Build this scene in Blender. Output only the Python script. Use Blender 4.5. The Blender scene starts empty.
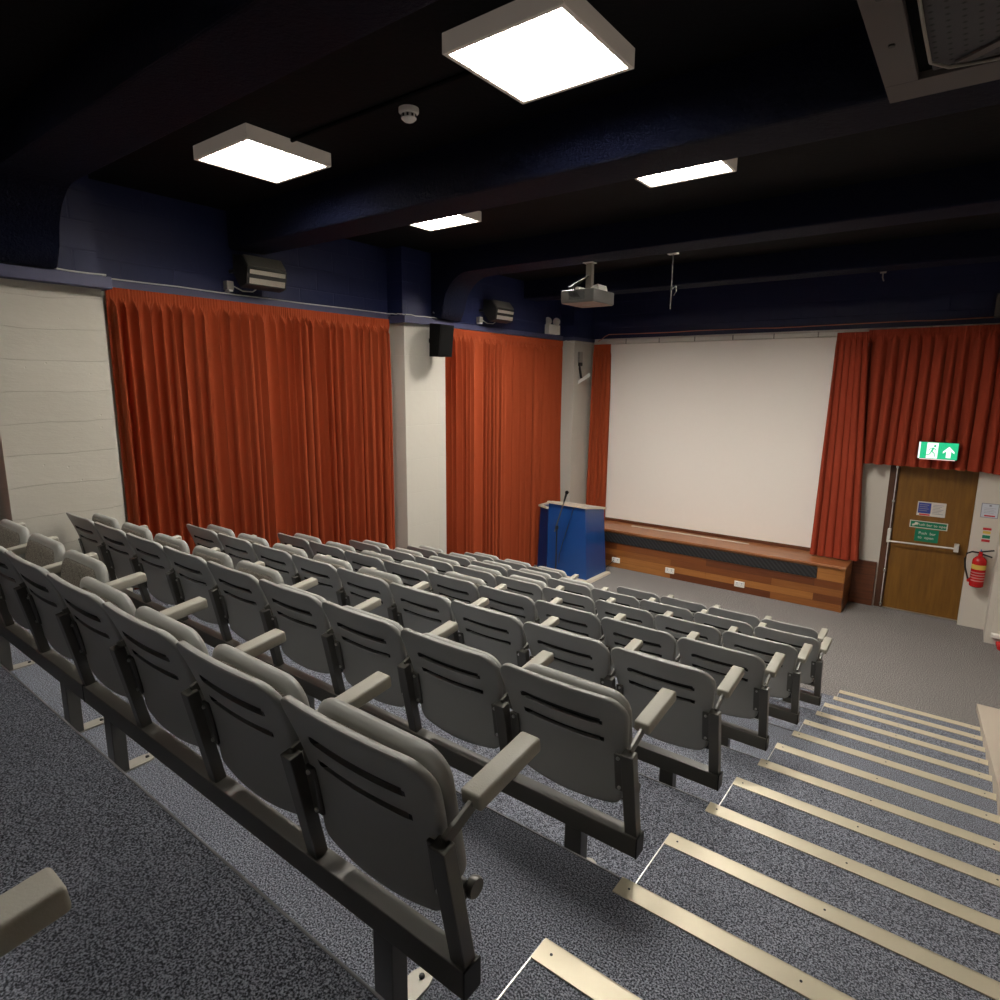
import bpy, bmesh, math, random
from mathutils import Vector, Matrix
random.seed(7)
PI = math.pi
C = bpy.context.scene.collection
H = 3.1                                   # eye height above the front floor
Y0, DY, RH = 7.079, 0.4513, 0.1252        # first nosing, tread depth, riser
YW = 10.09                                # front wall
XL = -5.88                                # left wall
ZC = 4.69                                 # ceiling
P = 0.528                                 # seat pitch
XR = -0.7775                              # aisle-end upright of the rows

# ---------------------------------------------------------------- materials
def mat(name, col=(.5, .5, .5), rough=.6, metal=0, spec=.5):
    m = bpy.data.materials.new(name); m.use_nodes = True
    b = m.node_tree.nodes['Principled BSDF']
    b.inputs['Base Color'].default_value = (*col, 1)
    b.inputs['Roughness'].default_value = rough
    b.inputs['Metallic'].default_value = metal
    b.inputs['Specular IOR Level'].default_value = spec
    return m
def nodes(m): return m.node_tree.nodes, m.node_tree.links, m.node_tree.nodes['Principled BSDF']
def coords(m, scale=(1, 1, 1), kind='Object'):
    n, l, b = nodes(m)
    t = n.new('ShaderNodeTexCoord'); mp = n.new('ShaderNodeMapping')
    mp.inputs['Scale'].default_value = scale
    l.new(t.outputs[kind], mp.inputs['Vector']); return mp.outputs['Vector']
def noise(m, scale, detail=3, vec=None, rough=.5):
    n, l, b = nodes(m); t = n.new('ShaderNodeTexNoise')
    t.inputs['Scale'].default_value = scale; t.inputs['Detail'].default_value = detail
    t.inputs['Roughness'].default_value = rough
    l.new(vec or coords(m), t.inputs['Vector']); return t.outputs['Fac']
def ramp(m, fac, stops):
    n, l, b = nodes(m); r = n.new('ShaderNodeValToRGB')
    e = r.color_ramp.elements
    while len(e) < len(stops): e.new(.5)
    for k, (p, c) in enumerate(stops):
        e[k].position = p; e[k].color = (*c, 1) if len(c) == 3 else c
    l.new(fac, r.inputs['Fac']); return r.outputs['Color']
def mixc(m, fac, a, b_, mode='MIX'):
    n, l, b = nodes(m); x = n.new('ShaderNodeMix'); x.data_type = 'RGBA'; x.blend_type = mode
    for key, v in ((0, fac), (6, a), (7, b_)):
        if hasattr(v, 'is_output'): l.new(v, x.inputs[key])
        elif key == 0: x.inputs[0].default_value = v
        else: x.inputs[key].default_value = (*v, 1)
    return x.outputs[2]
def setcol(m, out): m.node_tree.links.new(out, m.node_tree.nodes['Principled BSDF'].inputs['Base Color'])
def bump(m, fac, strength=.3, dist=.01):
    n, l, b = nodes(m); u = n.new('ShaderNodeBump')
    u.inputs['Strength'].default_value = strength; u.inputs['Distance'].default_value = dist
    l.new(fac, u.inputs['Height']); l.new(u.outputs['Normal'], b.inputs['Normal'])

def carpet_mat(name, dark, mid, light, sc=185):
    m = mat(name, rough=.95, spec=.15)
    v = coords(m)
    f = noise(m, sc, 2.0, v, .6)
    c = ramp(m, f, [(.36, dark), (.47, mid), (.56, light), (.68, tuple(min(1, q*1.5) for q in light))])
    big = noise(m, 1.3, 3, v)
    c = mixc(m, ramp(m, big, [(.3, (.0, .0, .0)), (.7, (.3, .3, .3))]), c, mid)
    setcol(m, c); bump(m, f, .5, .006); return m
M = {}
M['carpet'] = carpet_mat('carpet', (.021, .023, .028), (.105, .113, .138), (.30, .318, .375))
M['carpet_front'] = carpet_mat('carpet_front', (.04, .038, .038), (.165, .155, .15), (.34, .32, .31), 100)
M['plastic'] = mat('grey_plastic', (.315, .318, .30), .42, 0, .5)
bump(M['plastic'], noise(M['plastic'], 420, 2), .06, .002)
M['arm'] = mat('armrest_vinyl', (.36, .345, .29), .48)
bump(M['arm'], noise(M['arm'], 260, 3), .25, .002)
M['slot'] = mat('slot_black', (.012, .012, .011), .7)
M['frame'] = mat('dark_steel', (.098, .094, .083), .36, .15, .6)
M['frame_dk'] = mat('black_bracket', (.02, .02, .02), .45)
M['steel'] = mat('bright_steel', (.55, .54, .52), .3, .9)
M['fabric'] = mat('seat_fabric', rough=.95, spec=.1)
setcol(M['fabric'], ramp(M['fabric'], noise(M['fabric'], 300, 2), [(.35, (.11, .10, .085)), (.65, (.34, .315, .275))]))
M['nosing'] = mat('stair_nosing', (.66, .58, .40), .38, .25)
setcol(M['nosing'], mixc(M['nosing'], noise(M['nosing'], 5, 4), (.76, .69, .52), (.64, .57, .41)))
M['trimline'] = mat('aluminium_trim', (.75, .75, .72), .35, .6)
M['trimgrey'] = mat('tier_edge_trim', (.30, .30, .31), .45, .4)

def curtain_mat(name, a, b_):
    m = mat(name, rough=.85, spec=.2)
    setcol(m, mixc(m, noise(m, 6, 3, coords(m, (1, 1, .15))), a, b_))
    nn, l, b = nodes(m)
    b.inputs['Sheen Weight'].default_value = .12
    b.inputs['Sheen Tint'].default_value = (1, .45, .25, 1)
    bump(m, noise(m, 500, 2), .1, .002); return m
M['curtain'] = curtain_mat('rust_curtain', (.37, .066, .020), (.29, .047, .014))
M['curtain_front'] = curtain_mat('rust_curtain_front', (.34, .050, .022), (.27, .036, .016))

M['white_wall'] = mat('painted_concrete', rough=.8, spec=.2)
m = M['white_wall']
v = coords(m)
n_, l_, b_ = nodes(m)
sx = n_.new('ShaderNodeSeparateXYZ'); l_.new(v, sx.inputs[0])
wob_n = noise(m, 1.6, 2, v)
zz_ = n_.new('ShaderNodeMath'); zz_.operation = 'MULTIPLY_ADD'; l_.new(wob_n, zz_.inputs[0]); zz_.inputs[1].default_value = .10; l_.new(sx.outputs['Z'], zz_.inputs[2])
sc_ = n_.new('ShaderNodeMath'); sc_.operation = 'DIVIDE'; l_.new(zz_.outputs[0], sc_.inputs[0]); sc_.inputs[1].default_value = .235
fr_ = n_.new('ShaderNodeMath'); fr_.operation = 'FRACT'; l_.new(sc_.outputs[0], fr_.inputs[0])
fl_ = n_.new('ShaderNodeMath'); fl_.operation = 'FLOOR'; l_.new(sc_.outputs[0], fl_.inputs[0])
wn_ = n_.new('ShaderNodeTexWhiteNoise'); wn_.noise_dimensions = '1D'; l_.new(fl_.outputs[0], wn_.inputs['W'])
blot = noise(m, 1.4, 4, v)
setcol(m, mixc(m, .5, ramp(m, wn_.outputs['Value'], [(.0, (.50, .475, .415)), (1, (.565, .54, .475))]), ramp(m, blot, [(.3, (.48, .45, .385)), (.7, (.57, .545, .48))])))
lip = ramp(m, fr_.outputs[0], [(.0, (0, 0, 0)), (.035, (.75, .75, .75)), (.5, (.8, .8, .8)), (1, (.95, .95, .95))])
vor = n_.new('ShaderNodeTexVoronoi'); vor.inputs['Scale'].default_value = 9
l_.new(v, vor.inputs['Vector'])
pit = ramp(m, vor.outputs['Distance'], [(.02, (0, 0, 0)), (.07, (1, 1, 1))])
rough_n = noise(m, 7, 6, coords(m, (1, 1, 3)), .62)
hh = mixc(m, .35, mixc(m, .4, lip, rough_n), pit, 'MULTIPLY')
bump(m, hh, .32, .02)
M['wall_plain'] = mat('white_paint', (.66, .62, .55), .7, 0, .25)
bump(M['wall_plain'], noise(M['wall_plain'], 40, 4), .12, .005)
M['pillar_brick'] = mat('painted_block', (.52, .497, .44), .75, 0, .25)
def brickbump(m, w, h, axis, strength=.35, mortar=.012):
    n, l, b = nodes(m)
    t = n.new('ShaderNodeTexCoord'); s = n.new('ShaderNodeSeparateXYZ'); cb = n.new('ShaderNodeCombineXYZ')
    l.new(t.outputs['Object'], s.inputs[0])
    l.new(s.outputs[axis], cb.inputs['X']); l.new(s.outputs['Z'], cb.inputs['Y'])
    k = n.new('ShaderNodeTexBrick'); k.inputs['Scale'].default_value = 1
    k.inputs['Brick Width'].default_value = w; k.inputs['Row Height'].default_value = h
    k.inputs['Mortar Size'].default_value = mortar; k.inputs['Mortar Smooth'].default_value = .4
    l.new(cb.outputs[0], k.inputs['Vector'])
    inv = n.new('ShaderNodeMath'); inv.operation = 'SUBTRACT'; inv.inputs[0].default_value = 1
    l.new(k.outputs['Fac'], inv.inputs[1])
    nz = noise(m, 11, 5)
    ad = n.new('ShaderNodeMath'); ad.operation = 'MULTIPLY_ADD'
    l.new(nz, ad.inputs[0]); ad.inputs[1].default_value = .5; l.new(inv.outputs[0], ad.inputs[2])
    bump(m, ad.outputs[0], strength, .012); return k
brickbump(M['pillar_brick'], 2.4, .43, 'Y', .3, .005)
def blue(name, col, axis=None):
    m = mat(name, col, .55, 0, .35)
    if axis: brickbump(m, .44, .215, axis, .45, .008)
    else: bump(m, noise(m, 45, 5), .5, .02)
    return m
M['blue_left'] = blue('navy_block_left', (.010, .0155, .066), 'Y')
M['blue_front'] = blue('navy_block_front', (.008, .0125, .056), 'X')
M['blue_trim'] = mat('navy_ledge', (.048, .052, .115), .5)
M['ceiling'] = mat('black_ceiling', (.0012, .0012, .0022), .8, 0, .15)
bump(M['ceiling'], noise(M['ceiling'], 30, 4), .3, .01)
M['sprayed'] = mat('sprayed_beam', (.0022, .0048, .024), .6, 0, .14)
bump(M['sprayed'], noise(M['sprayed'], 38, 6, None, .72), 1.0, .06)
M['screen'] = mat('screen_white', (.90, .85, .79), .8, 0, .1)
M['rail'] = mat('white_rail', (.7, .68, .62), .5)

def plank_mat(name, axis):
    m = mat(name, rough=.33, spec=.5)
    n, l, b = nodes(m)
    t = n.new('ShaderNodeTexCoord'); s = n.new('ShaderNodeSeparateXYZ'); cb = n.new('ShaderNodeCombineXYZ')
    l.new(t.outputs['Object'], s.inputs[0])
    l.new(s.outputs[axis], cb.inputs['X']); l.new(s.outputs['Z'], cb.inputs['Y'])
    k = n.new('ShaderNodeTexBrick'); k.inputs['Scale'].default_value = 1; k.offset = .37; k.offset_frequency = 2
    k.inputs['Brick Width'].default_value = 1.55; k.inputs['Row Height'].default_value = .106
    k.inputs['Mortar Size'].default_value = .0015; k.inputs['Bias'].default_value = 0
    k.inputs['Color1'].default_value = (0, 0, 0, 1); k.inputs['Color2'].default_value = (1, 1, 1, 1)
    k.inputs['Mortar'].default_value = (.0, .0, .0, 1)
    l.new(cb.outputs[0], k.inputs['Vector'])
    c = ramp(m, k.outputs['Color'], [(0, (.13, .036, .012)), (.3, (.22, .068, .018)), (.55, (.33, .125, .032)), (.8, (.42, .175, .045)), (1, (.40, .155, .04))])
    g = noise(m, 9, 6, coords(m, (.5, .5, 9)), .65)
    setcol(m, mixc(m, .5, c, ramp(m, g, [(.3, (.45, .4, .36)), (.7, (1, 1, 1))]), 'MULTIPLY'))
    return m
M['planks'] = plank_mat('varnished_planks', 'X')
def wood(name, a, b_, sc, rough=.4):
    m = mat(name, rough=rough)
    g = noise(m, 5, 6, coords(m, sc), .6)
    setcol(m, ramp(m, g, [(.3, a), (.7, b_)])); return m
M['bench_top'] = wood('bench_top_wood', (.24, .085, .03), (.40, .165, .065), (.6, 8, 4), .28)
M['dark_wood'] = wood('dark_wood', (.085, .026, .012), (.15, .05, .02), (.6, 8, 8), .4)
M['door_wood'] = wood('door_veneer', (.145, .062, .007), (.225, .104, .014), (5, 5, .5), .42)
M['door_frame'] = wood('door_frame_wood', (.06, .022, .009), (.10, .038, .015), (6, 6, .6), .5)
M['grille'] = mat('black_grille', (.012, .012, .013), .6)
n_, l_, b_ = nodes(M['grille'])
wv = n_.new('ShaderNodeTexWave'); wv.inputs['Scale'].default_value = 9; wv.bands_direction = 'DIAGONAL'
l_.new(coords(M['grille']), wv.inputs['Vector'])
setcol(M['grille'], ramp(M['grille'], wv.outputs['Fac'], [(.3, (.006, .006, .007)), (.8, (.03, .03, .033))]))
M['socket'] = mat('socket_white', (.82, .8, .76), .4)
M['lect_blue'] = mat('lectern_blue', (.010, .062, .25), .22, 0, .6)
M['lect_blue_shade'] = mat('lectern_blue_wing_shade', (.010, .028, .125), .3, 0, .5)  # lectern blue darkened: shade of the angled wing put into the colour
M['lect_edge'] = mat('lectern_edge_beige', (.62, .56, .46), .45)
M['black'] = mat('black_plastic', (.012, .012, .012), .5)
M['black_matte'] = mat('black_matte', (.005, .005, .005), .9, 0, .08)
M['bar'] = mat('push_bar_metal', (.72, .70, .66), .4, .25)
M['chrome'] = mat('chrome', (.75, .74, .72), .18, 1)
M['white_pl'] = mat('white_plastic', (.82, .80, .75), .45)
M['grey_pl'] = mat('grey_plastic_box', (.30, .28, .25), .5)
M['proj'] = mat('projector_grey', (.075, .073, .068), .5)
M['hatch'] = mat('hatch_board', (.10, .086, .083), .75)
M['housing'] = mat('light_housing_glow', (.6, .54, .47), .5)
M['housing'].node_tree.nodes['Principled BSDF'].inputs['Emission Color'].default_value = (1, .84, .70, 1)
M['housing'].node_tree.nodes['Principled BSDF'].inputs['Emission Strength'].default_value = .07  # faint emission stands in for light falling on the housing sides
M['louvre'] = mat('light_louvre', (.62, .58, .52), .3, .6)
M['red'] = mat('extinguisher_red', (.55, .012, .014), .25, 0, .6)
M['sign_green'] = mat('sign_green', (.0, .19, .10), .45)
M['paper'] = mat('paper_white', (.66, .63, .58), .6)
M['ink_blue'] = mat('ink_blue', (.035, .06, .30), .5)
M['ink_red'] = mat('ink_red', (.58, .03, .04), .5)
M['ink_grey'] = mat('ink_grey', (.26, .27, .33), .6)
M['yellow'] = mat('label_yellow', (.72, .52, .10), .5)
M['cable_pink'] = mat('cable_orange', (.55, .20, .12), .5)
M['cable_white'] = mat('cable_white', (.55, .55, .52), .5)
M['parapet'] = mat('parapet_paint', (.56, .49, .40), .6)
M['foot'] = mat('foot_plate_metal', (.42, .40, .35), .45, .4)
M['amber'] = mat('worn_steel', (.33, .27, .14), .3, .5)
def emit(name, col, s):
    m = mat(name, (0, 0, 0)); n, l, b = nodes(m)
    b.inputs['Emission Color'].default_value = (*col, 1); b.inputs['Emission Strength'].default_value = s
    return m
M['lamp'] = emit('lamp_diffuser', (1, .945, .86), 52)
M['lampf'] = emit('lamp_diffuser_front', (1, .945, .86), 118)
M['lamp_fill'] = emit('lamp_diffuser_fill', (1, .945, .86), 14)  # dim fill for unseen lights added behind the camera
M['exit_green'] = emit('exit_sign_green', (.02, .62, .27), 1.0)
M['exit_white'] = emit('exit_sign_white', (.95, 1, .96), 1.3)

# ---------------------------------------------------------------- mesh helpers
class MB:
    def __init__(s): s.bm = bmesh.new(); s.mi = 0
    def _tag(s, n0):
        s.bm.faces.ensure_lookup_table()
        for f in s.bm.faces[n0:]: f.material_index = s.mi
    def box(s, x0, x1, y0, y1, z0, z1, bev=0, M4=None, seg=2):
        b = bmesh.new(); bmesh.ops.create_cube(b, size=1)
        for v in b.verts:
            v.co = Vector((x0+(v.co.x+.5)*(x1-x0), y0+(v.co.y+.5)*(y1-y0), z0+(v.co.z+.5)*(z1-z0)))
        if bev: bmesh.ops.bevel(b, geom=b.edges[:], offset=bev, segments=seg, profile=.5, affect='EDGES')
        if M4: bmesh.ops.transform(b, matrix=M4, verts=b.verts)
        s.add(b); return s
    def add(s, b):
        n0 = len(s.bm.faces); mp = {}
        for v in b.verts: mp[v] = s.bm.verts.new(v.co)
        for f in b.faces:
            try: s.bm.faces.new([mp[v] for v in f.verts])
            except ValueError: pass
        b.free(); s._tag(n0)
    def bar(s, p, q, w, d, bev=0, up=(0, 0, 1)):
        p, q = Vector(p), Vector(q); ax = q-p; L = ax.length; z = ax.normalized()
        u = Vector(up)
        if abs(z.dot(u)) > .98: u = Vector((0, 1, 0))
        x = u.cross(z).normalized(); y = z.cross(x)
        m4 = Matrix(((x.x, y.x, z.x, p.x), (x.y, y.y, z.y, p.y), (x.z, y.z, z.z, p.z), (0, 0, 0, 1)))
        return s.box(-w/2, w/2, -d/2, d/2, 0, L, bev, m4)
    def tube(s, pts, r, n=8):
        n0 = len(s.bm.faces); pts = [Vector(p) for p in pts]; rings = []
        for i, p in enumerate(pts):
            t = (pts[min(i+1, len(pts)-1)]-pts[max(i-1, 0)]).normalized()
            u = Vector((0, 0, 1)) if abs(t.z) < .95 else Vector((1, 0, 0))
            a = t.cross(u).normalized(); b = t.cross(a)
            rr = r[i] if isinstance(r, (list, tuple)) else r
            rings.append([s.bm.verts.new(p+rr*(a*math.cos(2*PI*k/n)+b*math.sin(2*PI*k/n))) for k in range(n)])
        for A, B in zip(rings, rings[1:]):
            for k in range(n): s.bm.faces.new((A[k], A[(k+1) % n], B[(k+1) % n], B[k]))
        s.bm.faces.new(rings[0][::-1]); s.bm.faces.new(rings[-1]); s._tag(n0); return s
    def lathe(s, c, prof, n=20, axis='Z'):
        n0 = len(s.bm.faces); c = Vector(c); rings = []
        for r, z in prof:
            ring = []
            for k in range(n):
                a = 2*PI*k/n; x, y = r*math.cos(a), r*math.sin(a)
                o = Vector((x, y, z)) if axis == 'Z' else (Vector((z, x, y)) if axis == 'X' else Vector((y, z, x)))
                ring.append(s.bm.verts.new(c+o))
            rings.append(ring)
        for A, B in zip(rings, rings[1:]):
            for k in range(n): s.bm.faces.new((A[k], A[(k+1) % n], B[(k+1) % n], B[k]))
        s.bm.faces.new(rings[0][::-1]); s.bm.faces.new(rings[-1]); s._tag(n0); return s
    def prism(s, pts, vec):
        n0 = len(s.bm.faces); vec = Vector(vec)
        a = [s.bm.verts.new(p) for p in pts]; b = [s.bm.verts.new(Vector(p)+vec) for p in pts]; n = len(a)
        s.bm.faces.new(a[::-1]); s.bm.faces.new(b)
        for k in range(n): s.bm.faces.new((a[k], a[(k+1) % n], b[(k+1) % n], b[k]))
        s._tag(n0); return s
    def hexa(s, bot, top):
        n0 = len(s.bm.faces)
        a = [s.bm.verts.new(p) for p in bot]; b = [s.bm.verts.new(p) for p in top]
        s.bm.faces.new(a[::-1]); s.bm.faces.new(b); n = len(a)
        for k in range(n): s.bm.faces.new((a[k], a[(k+1) % n], b[(k+1) % n], b[k]))
        s._tag(n0); return s
    def quad(s, *p):
        n0 = len(s.bm.faces); s.bm.faces.new([s.bm.verts.new(q) for q in p]); s._tag(n0); return s
    def build(s, name, ms, parent=None, loc=None, smooth=False, ang=40, recalc=True):
        if recalc: bmesh.ops.recalc_face_normals(s.bm, faces=s.bm.faces[:])
        me = bpy.data.meshes.new(name); s.bm.to_mesh(me); s.bm.free()
        for m in (ms if isinstance(ms, (list, tuple)) else [ms]): me.materials.append(m)
        if smooth:
            me.polygons.foreach_set('use_smooth', [True]*len(me.polygons))
            me.set_sharp_from_angle(angle=math.radians(ang))
        o = bpy.data.objects.new(name, me); C.objects.link(o)
        if parent: o.parent = parent
        if loc: o.location = loc
        return o
def tag(o, label=None, cat=None, group=None, kind=None):
    if label: o['label'] = label
    if cat: o['category'] = cat
    if group: o['group'] = group
    if kind: o['kind'] = kind
    return o
def thing(name, label, cat, loc=(0, 0, 0), group=None):
    o = bpy.data.objects.new(name, None); C.objects.link(o); o.location = loc; o.empty_display_size = .1
    return tag(o, label, cat, group)
def struct(o): return tag(o, kind='structure')
def centred(mb, name, ms, loc, parent=None, **k):
    loc = Vector(loc); bmesh.ops.translate(mb.bm, vec=-loc, verts=mb.bm.verts)
    return mb.build(name, ms, parent, loc, **k)

# ---------------------------------------------------------------- room shell
XE = 1.35; YB = -2.6
struct(MB().box(XL-.3, XE, 6.0, YW+.3, -.12, 0).build('floor', M['carpet_front']))
SX0, SX1 = -.757, .36
for k in range(0, 16, 2):        # tiers: full-width platforms
    if k == 0: continue
    y1 = Y0-DY*k; y0 = y1-2*DY if k < 14 else YB
    struct(MB().box(XL-.3, XE, y0, y1, RH*(k-2)-.05 if k > 2 else -.12, RH*k).build('floor_tier', M['carpet']))
    nd = MB().box(XL, SX0, y1-.004, y1+.003, RH*k-.01, RH*k+.003)
    struct(nd.build('trim_tier_edge', M['trimgrey']))
ordn = ['lowest', 'second', 'third', 'fourth', 'fifth', 'sixth', 'seventh', 'eighth', 'ninth', 'tenth', 'eleventh', 'twelfth', 'thirteenth', 'fourteenth']
for k in range(1, 14):
    yn = Y0-DY*k; z = RH*k
    if k % 2:
        struct(MB().box(SX0+.0, SX1, yn-DY, yn, RH*(k-1), z).build('floor_step', M['carpet']))
        struct(MB().box(SX0-.0015, SX0+.0025, yn-DY, yn, z-.012, z+.003).build('trim_step_side', M['trimline']))
    x0 = SX0+(0 if k % 2 else .010)
    nz = MB().box(x0, SX1-.002, yn-.068, yn+.004, z, z+.005, .001).box(x0, SX1-.002, yn, yn+.005, z-.028, z+.005, .001)
    o = centred(nz, 'stair_nosing', M['nosing'], ((x0+SX1)/2, yn, z))
    nm = 'pale metal stair nosing, %s step up from the front floor' % ('first' if k == 1 else ordn[k-1])
    tag(o, nm, 'stair nosing', 'stair nosings')
    for q in (.04, .55, 1.05):
        s = MB().lathe((x0+q, yn-.03, z+.005), [(.004, 0), (.004, .0012)], 8)
        centred(s, 'screw', M['frame_dk'], (x0+q, yn-.03, z+.005), None).parent = o
        bpy.data.objects[-1] if False else None
for o in list(C.objects):
    if o.name.startswith('screw') and o.parent: o.location = Vector(o.location)-Vector(o.parent.location)

# left wall: white below, navy above the ledge
ZL = 3.86
struct(MB().box(XL-.3, XL, YB, YW+.3, -.1, ZL).build('wall_left', M['white_wall']))
struct(MB().box(XL-.3, XL, YB, YW+.3, ZL, ZC+.1).build('wall_left_upper', M['blue_left']))
PX = -5.6
for (a, b, zt) in ((1.38, 2.145, ZL), (5.42, 6.15, ZL), (9.42, YW, ZL)):
    w = M['white_wall'] if a < 2 else M['pillar_brick']
    struct(MB().box(XL, PX, a, b, -.1, zt).build('wall_left_pier', w))
    struct(MB().box(XL, PX-.02, a, b, zt, ZC).build('wall_left_pier_upper', M['blue_left']))
tm = MB()
tm.box(XL, XL+.05, YB, YW, ZL-.01, ZL+.06, .004)
struct(tm.build('trim_left_ledge', M['blue_trim']))
struct(MB().box(XL, PX+.10, .9, 2.19, ZL-.055, ZL+.035, .004).build('trim_left_ledge.001', M['blue_trim']))
struct(MB().box(XL, PX+.06, 5.38, 6.28, ZL-.045, ZL+.035, .004).build('trim_left_ledge.002', M['blue_trim']))
struct(MB().box(XL, PX+.02, 9.40, YW, ZL-.02, ZL+.04, .004).build('trim_left_ledge.003', M['blue_trim']))
struct(MB().box(XL+.02, XL+.13, 2.16, 2.20, .3, ZL-.03, .004).build('trim_curtain_side', M['wall_plain']))
# front wall with the door recess
DX0, DX1, DZ = -.86, .122, 2.12
fw = MB()
fw.box(XL-.3, DX0, YW, YW+.3, 0, 3.9); fw.box(DX0, DX1, YW, YW+.3, DZ, 3.9)
struct(fw.build('wall_front', M['wall_plain']))
struct(MB().box(DX1, XE+.3, YW-.16, YW+.3, 0, 3.9).build('wall_front_return', M['wall_plain']))
struct(MB().box(XL-.3, XE+.3, YW, YW+.3, 3.9, ZC+.1).build('wall_front_upper', M['blue_front']))
struct(MB().box(XE, XE+.3, YB, YW+.3, -.1, ZC+.1).build('wall_right', M['wall_plain']))
struct(MB().box(.405, XE, 9.42, YW-.16, 0, 2.6).build('wall_right_pier', M['wall_plain']))
struct(MB().box(XL-.3, XE+.3, YB-.3, YB, -.1, ZC+.1).build('wall_back', M['wall_plain']))
struct(MB().box(XL-.3, XE+.3, YB-.3, YW+.3, ZC, ZC+.15).build('ceiling', M['ceiling']))
# sprayed beams with curved haunches down to the left wall
def beam(y0, y1, haunch, zb=4.42):
    prof = []
    r = .42
    if haunch:
        zl = 3.9
        xin = PX+.12
        prof = [(XL, ZC), (XL, zl), (xin, zl)]
        for k in range(0, 11):
            a = k/10*PI/2
            prof.append((xin+.06+r*(1-math.cos(a)), zb-r+r*math.sin(a)))
    else: prof = [(XL, ZC), (XL, zb)]
    prof += [(XE, zb), (XE, ZC)]
    mb = MB().prism([(x, y0, z) for x, z in prof], (0, y1-y0, 0))
    b = mb.bm
    es = [e for e in b.edges if abs(e.verts[0].co.y-e.verts[1].co.y) < 1e-6 and min(e.verts[0].co.z, e.verts[1].co.z) < ZC-.01 and max(e.verts[0].co.z, e.verts[1].co.z) < ZC-.01]
    bmesh.ops.bevel(b, geom=es, offset=.03, segments=3, profile=.5, affect='EDGES')
    return struct(mb.build('trim_ceiling_beam', M['sprayed'], smooth=True, ang=60))
beam(1.42, 1.83, True); beam(3.40, 3.80, False, 4.352); beam(5.92, 6.34, True); beam(8.3, 8.70, False)

# ---------------------------------------------------------------- curtains
def vnoise(seed):
    rnd = random.Random(seed); t = [rnd.uniform(-1, 1) for _ in range(600)]
    def f(x):
        i = math.floor(x); u = x-i; u = u*u*(3-2*u)
        return t[i % 600]*(1-u)+t[(i+1) % 600]*u
    return f
def curtain(name, label, p0, p1, z0, z1, normal, lam=.118, amp=.06, seed=1, material='curtain', q0=None, q1=None, flare=0, hem=.02, rows=22, zf0=None, zf1=None):
    """a hanging sheet from p0 to p1 (xy at the top) to q0..q1 at the hem; folds along `normal`"""
    p0, p1 = Vector((*p0, 0)), Vector((*p1, 0)); q0 = Vector((*q0, 0)) if q0 else p0; q1 = Vector((*q1, 0)) if q1 else p1
    nrm = Vector((*normal, 0)).normalized(); W = (p1-p0).length
    n = max(60, int(W/.006)); f1, f2, f3, f4 = vnoise(seed), vnoise(seed+11), vnoise(seed+23), vnoise(seed+37)
    bm = bmesh.new(); grid = []
    zs = [0, .012, .03, .06, .075, .09, .12, .18, .26]; rest = rows-len(zs)
    Hh = z1-z0
    zs = [q for q in zs if q < Hh*.5]
    zs += [zs[-1]+(Hh-zs[-1])*(k+1)/rest for k in range(rest)]
    for i in range(n+1):
        t = i/n; s = t*W
        ph = 2*PI*(s/lam+.38*f1(s/lam*.5)+.2*f4(s*1.3)); col = []
        for d in zs:
            v = d/Hh
            head = max(0., 1-d/.085) if d < .085 else 0
            grow = min(1, max(0, (d-.074)/.07))
            pl = .010*math.sin(2*PI*s/.024+2*f2(s/.05))*(1 if d < .085 else max(0, 1-(d-.085)/.08))
            a2 = ph+.9*f3(s/lam*.3+v*1.1)*v+.35*f2(s*3+v*2.0)*v
            w = math.sin(a2)+.30*math.sin(2*a2+1.3*f2(s/lam*.5))+.25*math.sin(a2*.5+1.5*f3(s*2))
            am = amp*(.16+.84*grow)*(.72+.28*min(1, d/.9))*(.95+.25*f2(s/lam*.35+7))*(1+flare*v)
            off = am*w*grow+pl+.012*f3(s*4)*grow
            pos = (p0.lerp(p1, t)).lerp(q0.lerp(q1, t), v)
            zz = z1-d+(hem*f2(s*2.2+5)*v if v > .97 else 0)
            lat = .45*am*math.cos(a2)*grow
            along = (p1-p0).normalized()
            p = pos+nrm*off+along*lat
            col.append(bm.verts.new((p.x, p.y, zz)))
        grid.append(col)
    for A, B in zip(grid, grid[1:]):
        for k in range(len(zs)-1): bm.faces.new((A[k], A[k+1], B[k+1], B[k]))
    mb = MB(); mb.bm.free(); mb.bm = bm
    bmesh.ops.recalc_face_normals(bm, faces=bm.faces[:])
    o = centred(mb, name, M[material], ((p0.x+p1.x)/2, (p0.y+p1.y)/2, z0), smooth=True, ang=180, recalc=False)
    return tag(o, label, 'curtain')
CX = XL+.10
curtain('curtain', 'wide rust-orange pleated curtain on the left wall, left of the white pillar', (CX, 2.245), (CX, 5.345), .02, ZL-.005, (1, 0), seed=3, amp=.064, lam=.098)
curtain('curtain', 'rust-orange pleated curtain between the white pillar and the corner, behind the lectern', (CX-.025, 6.32), (CX-.025, 9.38), .02, ZL-.02, (1, 0), seed=9, amp=.052, lam=.105)
curtain('curtain', 'sliver of brownish curtain at the far left edge, behind the concrete pier', (CX, -.6), (CX, 1.30), 1.0, ZL-.08, (1, 0), seed=14, amp=.03)
curtain('curtain', 'narrow rust curtain hanging left of the projection screen', (-5.52, YW-.12), (-5.19, YW-.12), .68, 3.80, (0, 1), lam=.075, amp=.04, seed=21, q0=(-5.56, YW-.12), q1=(-5.16, YW-.14))
curtain('curtain', 'gathered rust-red curtain hanging right of the screen, its hem on the wooden bench', (-1.665, YW-.22), (-1.27, YW-.22), .672, 3.84, (0, 1), lam=.075, amp=.046, seed=31, material='curtain_front', q0=(-1.70, YW-.26), q1=(-1.07, YW-.26), flare=.35, hem=.01)
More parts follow.
